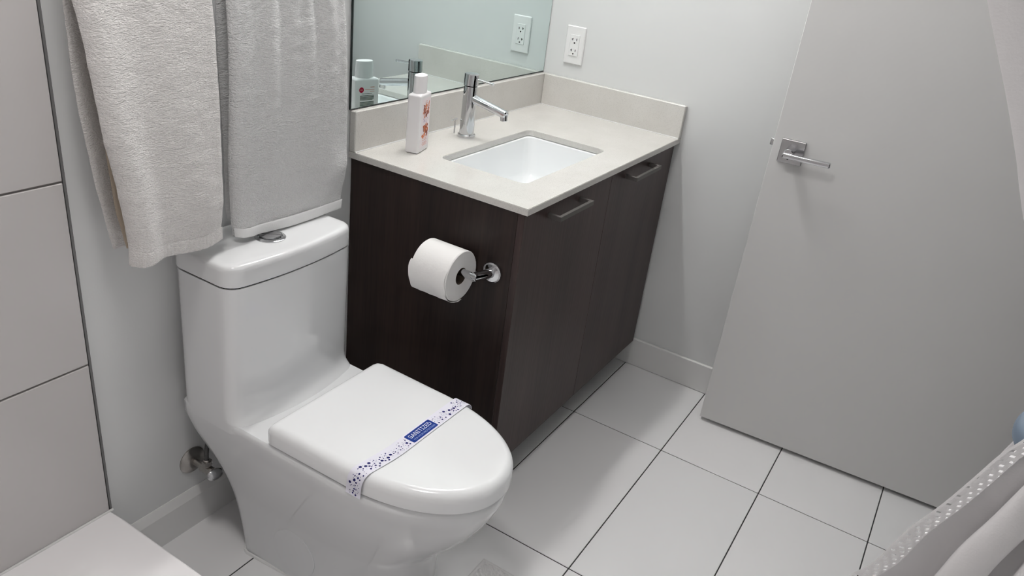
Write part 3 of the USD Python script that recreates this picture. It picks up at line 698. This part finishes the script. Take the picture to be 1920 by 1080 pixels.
# the face turned to the mirror: a red round mark and lines of small print
part('red_mark', face_print(Point(.018, .1225).buffer(.0072, 24), 1, .0003), 'label_red', bt, False, local=True, label='round dark red printed mark')
part('mark_lettering', face_print(sbox(.0142, .1218, .0218, .1234), 1, .0005), 'label_salmon', bt, False, local=True)
bk = [sbox(-.022, .128, -.009, .1300), sbox(-.022, .122, .007, .1236), sbox(-.022, .117, -.008, .1185)]
part('red_text_lines', face_print(shapely.MultiPolygon(bk), 1, .0003), 'label_salmon', bt, False, local=True)
bk = [sbox(-.015, .1115, .017, .1128)] + [sbox(-.021 + (.004 if k in (4, 9) else 0), .1060 - .0027 * k - (.003 if k > 4 else 0), .022, .1078 - .0027 * k - (.003 if k > 4 else 0)) for k in range(13)]
part('grey_text_lines', face_print(shapely.MultiPolygon(bk), 1, .0003), 'label_grey', bt, False, local=True, label='block of small grey print')

# ------------------------------------------------------------------ bath mat
bm = thing('bath_mat', (-1.4, -1.0, 0), label='white ribbed cotton bath mat on the floor in front of the toilet', cat='bath mat')
mx0, mx1, my0, my1 = -1.665, -1.135, -1.40, -.635
nx, ny = 330, 470
gx, gy = np.meshgrid(np.linspace(mx0, mx1, nx), np.linspace(my0, my1, ny), indexing='ij')
e = np.minimum.reduce([gx - mx0, mx1 - gx, gy - my0, my1 - gy])
bump = .5 + .5 * np.sin((gx) * 2 * np.pi / .0145) * np.sin(gy * 2 * np.pi / .0150)
gz = .0016 + .0048 * np.sqrt(np.clip(e / .006, 0, 1)) + .0060 * bump * np.clip((e - .010) / .004, 0, 1)
mv = np.stack([gx, gy, gz], -1).reshape(-1, 3)
i, j = np.meshgrid(np.arange(nx - 1), np.arange(ny - 1), indexing='ij'); a = (i * ny + j).ravel(); b = a + ny
top = np.vstack([np.c_[a, b, b + 1], np.c_[a, b + 1, a + 1]])
part('mat_pile', (mv, top), 'mat_cotton', bm, True)
part('mat_backing', cuboid(mx0 + .0005, mx1 - .0005, my0 + .0005, my1 - .0005, .0002, .0017), 'mat_cotton', bm, False)

# ------------------------------------------------------------------ shower curtain gathered at the right
cu = thing('shower_curtain', (-1.71, -1.5, .25), label='white shower curtain with eyelet hem gathered at the right edge of view', cat='curtain')
CX = -1.672
def cy_edge(z): return PC([.2, .60, .887, .919, .966, 1.01, 1.041, 1.075, 1.094, 1.12, 1.16, 1.20, 1.277, 1.323, 1.368, 1.397, 1.432, 1.6, 1.97], [-1.24, -1.28, -1.354, -1.370, -1.384, -1.403, -1.415, -1.428, -1.438, -1.447, -1.447, -1.43, -1.373, -1.351, -1.328, -1.312, -1.293, -1.22, -1.13])(z)
def cu_wall(z): return np.interp(z, [.2, .7, 1.1, 1.16, 1.5, 1.97], [-1.645, -1.64, -1.585, -1.585, -1.63, -1.645])
def curtain(U, V, shift=0.0, dx=0.0):
    z = 1.96 - V * 1.72
    y0, y1 = cy_edge(z) - shift, cu_wall(z)
    y = y0 + (y1 - y0) * U
    tight = np.exp(-((z - 1.125) / .10) ** 2)
    amp = .030 * (1 - .55 * tight)
    ph = U ** 1.35 * 2 * np.pi * 5.2 + .5 * np.sin(z * 2.3)
    x = CX + dx - amp * (1 + np.cos(ph)) * .5 + .006 * np.sin(U * 70 + z * 11) * tight * np.clip(U * 6, 0, 1)
    y = y - .012 * np.sin(2 * ph) * (1 - U) * np.clip(U * 6, 0, 1)
    return np.stack([x, y, z], -1)
HEMW = .017
def hem_u(z): return HEMW / (cy_edge(z) - cu_wall(z))
def cloth_part(U, V):
    z = 1.96 - V * 1.72; h0 = np.where(z < 1.14, hem_u(z), 0.0) * .96
    return curtain(h0 + (1 - h0) * U, V)
part('cloth', sheet(cloth_part, 240, 170, .0012), 'curtain_cloth', cu, True)
# liner a little behind it, its edge just showing
def liner(U, V): return curtain(U, V, .0, .034) + np.stack([0 * U, np.interp(1.96 - V * 1.72, [.2, .9, 1.05, 1.2, 1.36, 1.5, 1.97], [-.05, -.03, -.012, .002, .001, -.012, -.03]) * 1.0, 0 * U], -1)
part('liner', sheet(liner, 160, 110, .001), 'curtain_cloth', cu, True, label='thin second layer of the curtain')
# eyelet hem: an open netted strip sewn to the leading edge
def eyelet():
    nz, nw = 601, 12
    V = np.zeros((nz, nw, 3)); F = []
    for i in range(nz):
        z = .26 + (1.135 - .26) * i / (nz - 1); hu = float(hem_u(z))
        uu = np.linspace(0, hu, nw); P = curtain(uu[None], np.full((1, nw), (1.96 - z) / 1.72))[0]
        P[:, 0] -= .0016; V[i] = P
    V = V.reshape(-1, 3)
    for i in range(nz - 1):
        for j in range(nw - 1):
            row = i // 4
            ii_, jj_ = i % 4, (j + (2 if row % 2 else 0)) % 4
            if 0 < j < nw - 2 and ii_ in (1, 2) and jj_ in (1, 2): continue
            a = i * nw + j; b = a + nw
            F += [[a, a + 1, b + 1], [a, b + 1, b]]
    m = trimesh.Trimesh(V, F, process=False)
    V2 = V + [.0014, 0, 0]
    return cat([m, trimesh.Trimesh(V2, np.array(F)[:, ::-1], process=False)])
part('eyelet_hem', eyelet(), 'curtain_cloth', cu, False, label='netted eyelet strip along the edge')
# tie-back and rod
tq = np.linspace(0, 2 * np.pi, 65)
tie = np.c_[CX + .030 + .062 * np.cos(tq), -1.516 + .074 * np.sin(tq), 1.080 + 0 * tq]
secs = []
for k in range(64):
    c0 = tie[k]; rad = np.array([math.cos(tq[k]), math.sin(tq[k]), 0])
    secs.append([c0 + rad * .008 * math.cos(a_) + np.array([0, 0, .014 * math.sin(a_)]) for a_ in np.linspace(0, 2 * np.pi, 20, endpoint=False)])
secs = np.array(secs); V = secs.reshape(-1, 3); F = []
for k in range(64):
    for j in range(20):
        a = k * 20 + j; b = k * 20 + (j + 1) % 20; a2 = ((k + 1) % 64) * 20 + j; b2 = ((k + 1) % 64) * 20 + (j + 1) % 20
        F += [[a, b2, b], [a, a2, b2]]
part('tie_back', trimesh.Trimesh(V, F, process=False), 'tie_blue', cu, True, label='blue-grey tie-back band around the gathered curtain')
rd = thing('curtain_rod', (CX, -.83, 1.99), label='chrome curtain rod above the bathtub edge', cat='curtain rod')
part('rod', rod((CX - .015, YF + .001, 1.985), (CX - .015, -.0102, 1.985), .0125, 20), 'chrome', rd)
for y, s_ in ((YF, 1), (-.0102, -1)):
    part('rod_flange', solid_lathe([(.03, 0), (.03, .004), (.016, .012)], base=(CX - .015, y, 1.985), axis=(0, s_, 0), n=28), 'chrome', rd)

# ------------------------------------------------------------------ lamps
vl = thing('linear_lamp', (-.57, -.17, ZC), label='long tube lamp on the ceiling above the vanity', cat='lamp')
part('back_plate', cuboid(-.92, -.22, -.21, -.13, ZC - .025, ZC, .003), 'lamp_body', vl, False)
part('lamp_tube', rod((-.88, -.17, ZC - .06), (-.26, -.17, ZC - .06), .03, 32), 'lamp_glow', vl, 40, label='glowing opal lamp tube')
for x in (-.86, -.28):
    part('tube_holder', cuboid(x - .012, x + .012, -.185, -.155, ZC - .062, ZC - .024), 'lamp_body', vl, False)
cl = thing('ceiling_lamp', (-1.89, -.66, ZC), label='round flush lamp on the ceiling over the bathtub', cat='lamp')
part('lamp_housing', solid_lathe([(.20, 0), (.20, .02), (.17, .025)], base=(-1.89, -.66, ZC), axis=(0, 0, -1), n=48), 'ceiling_paint', cl)
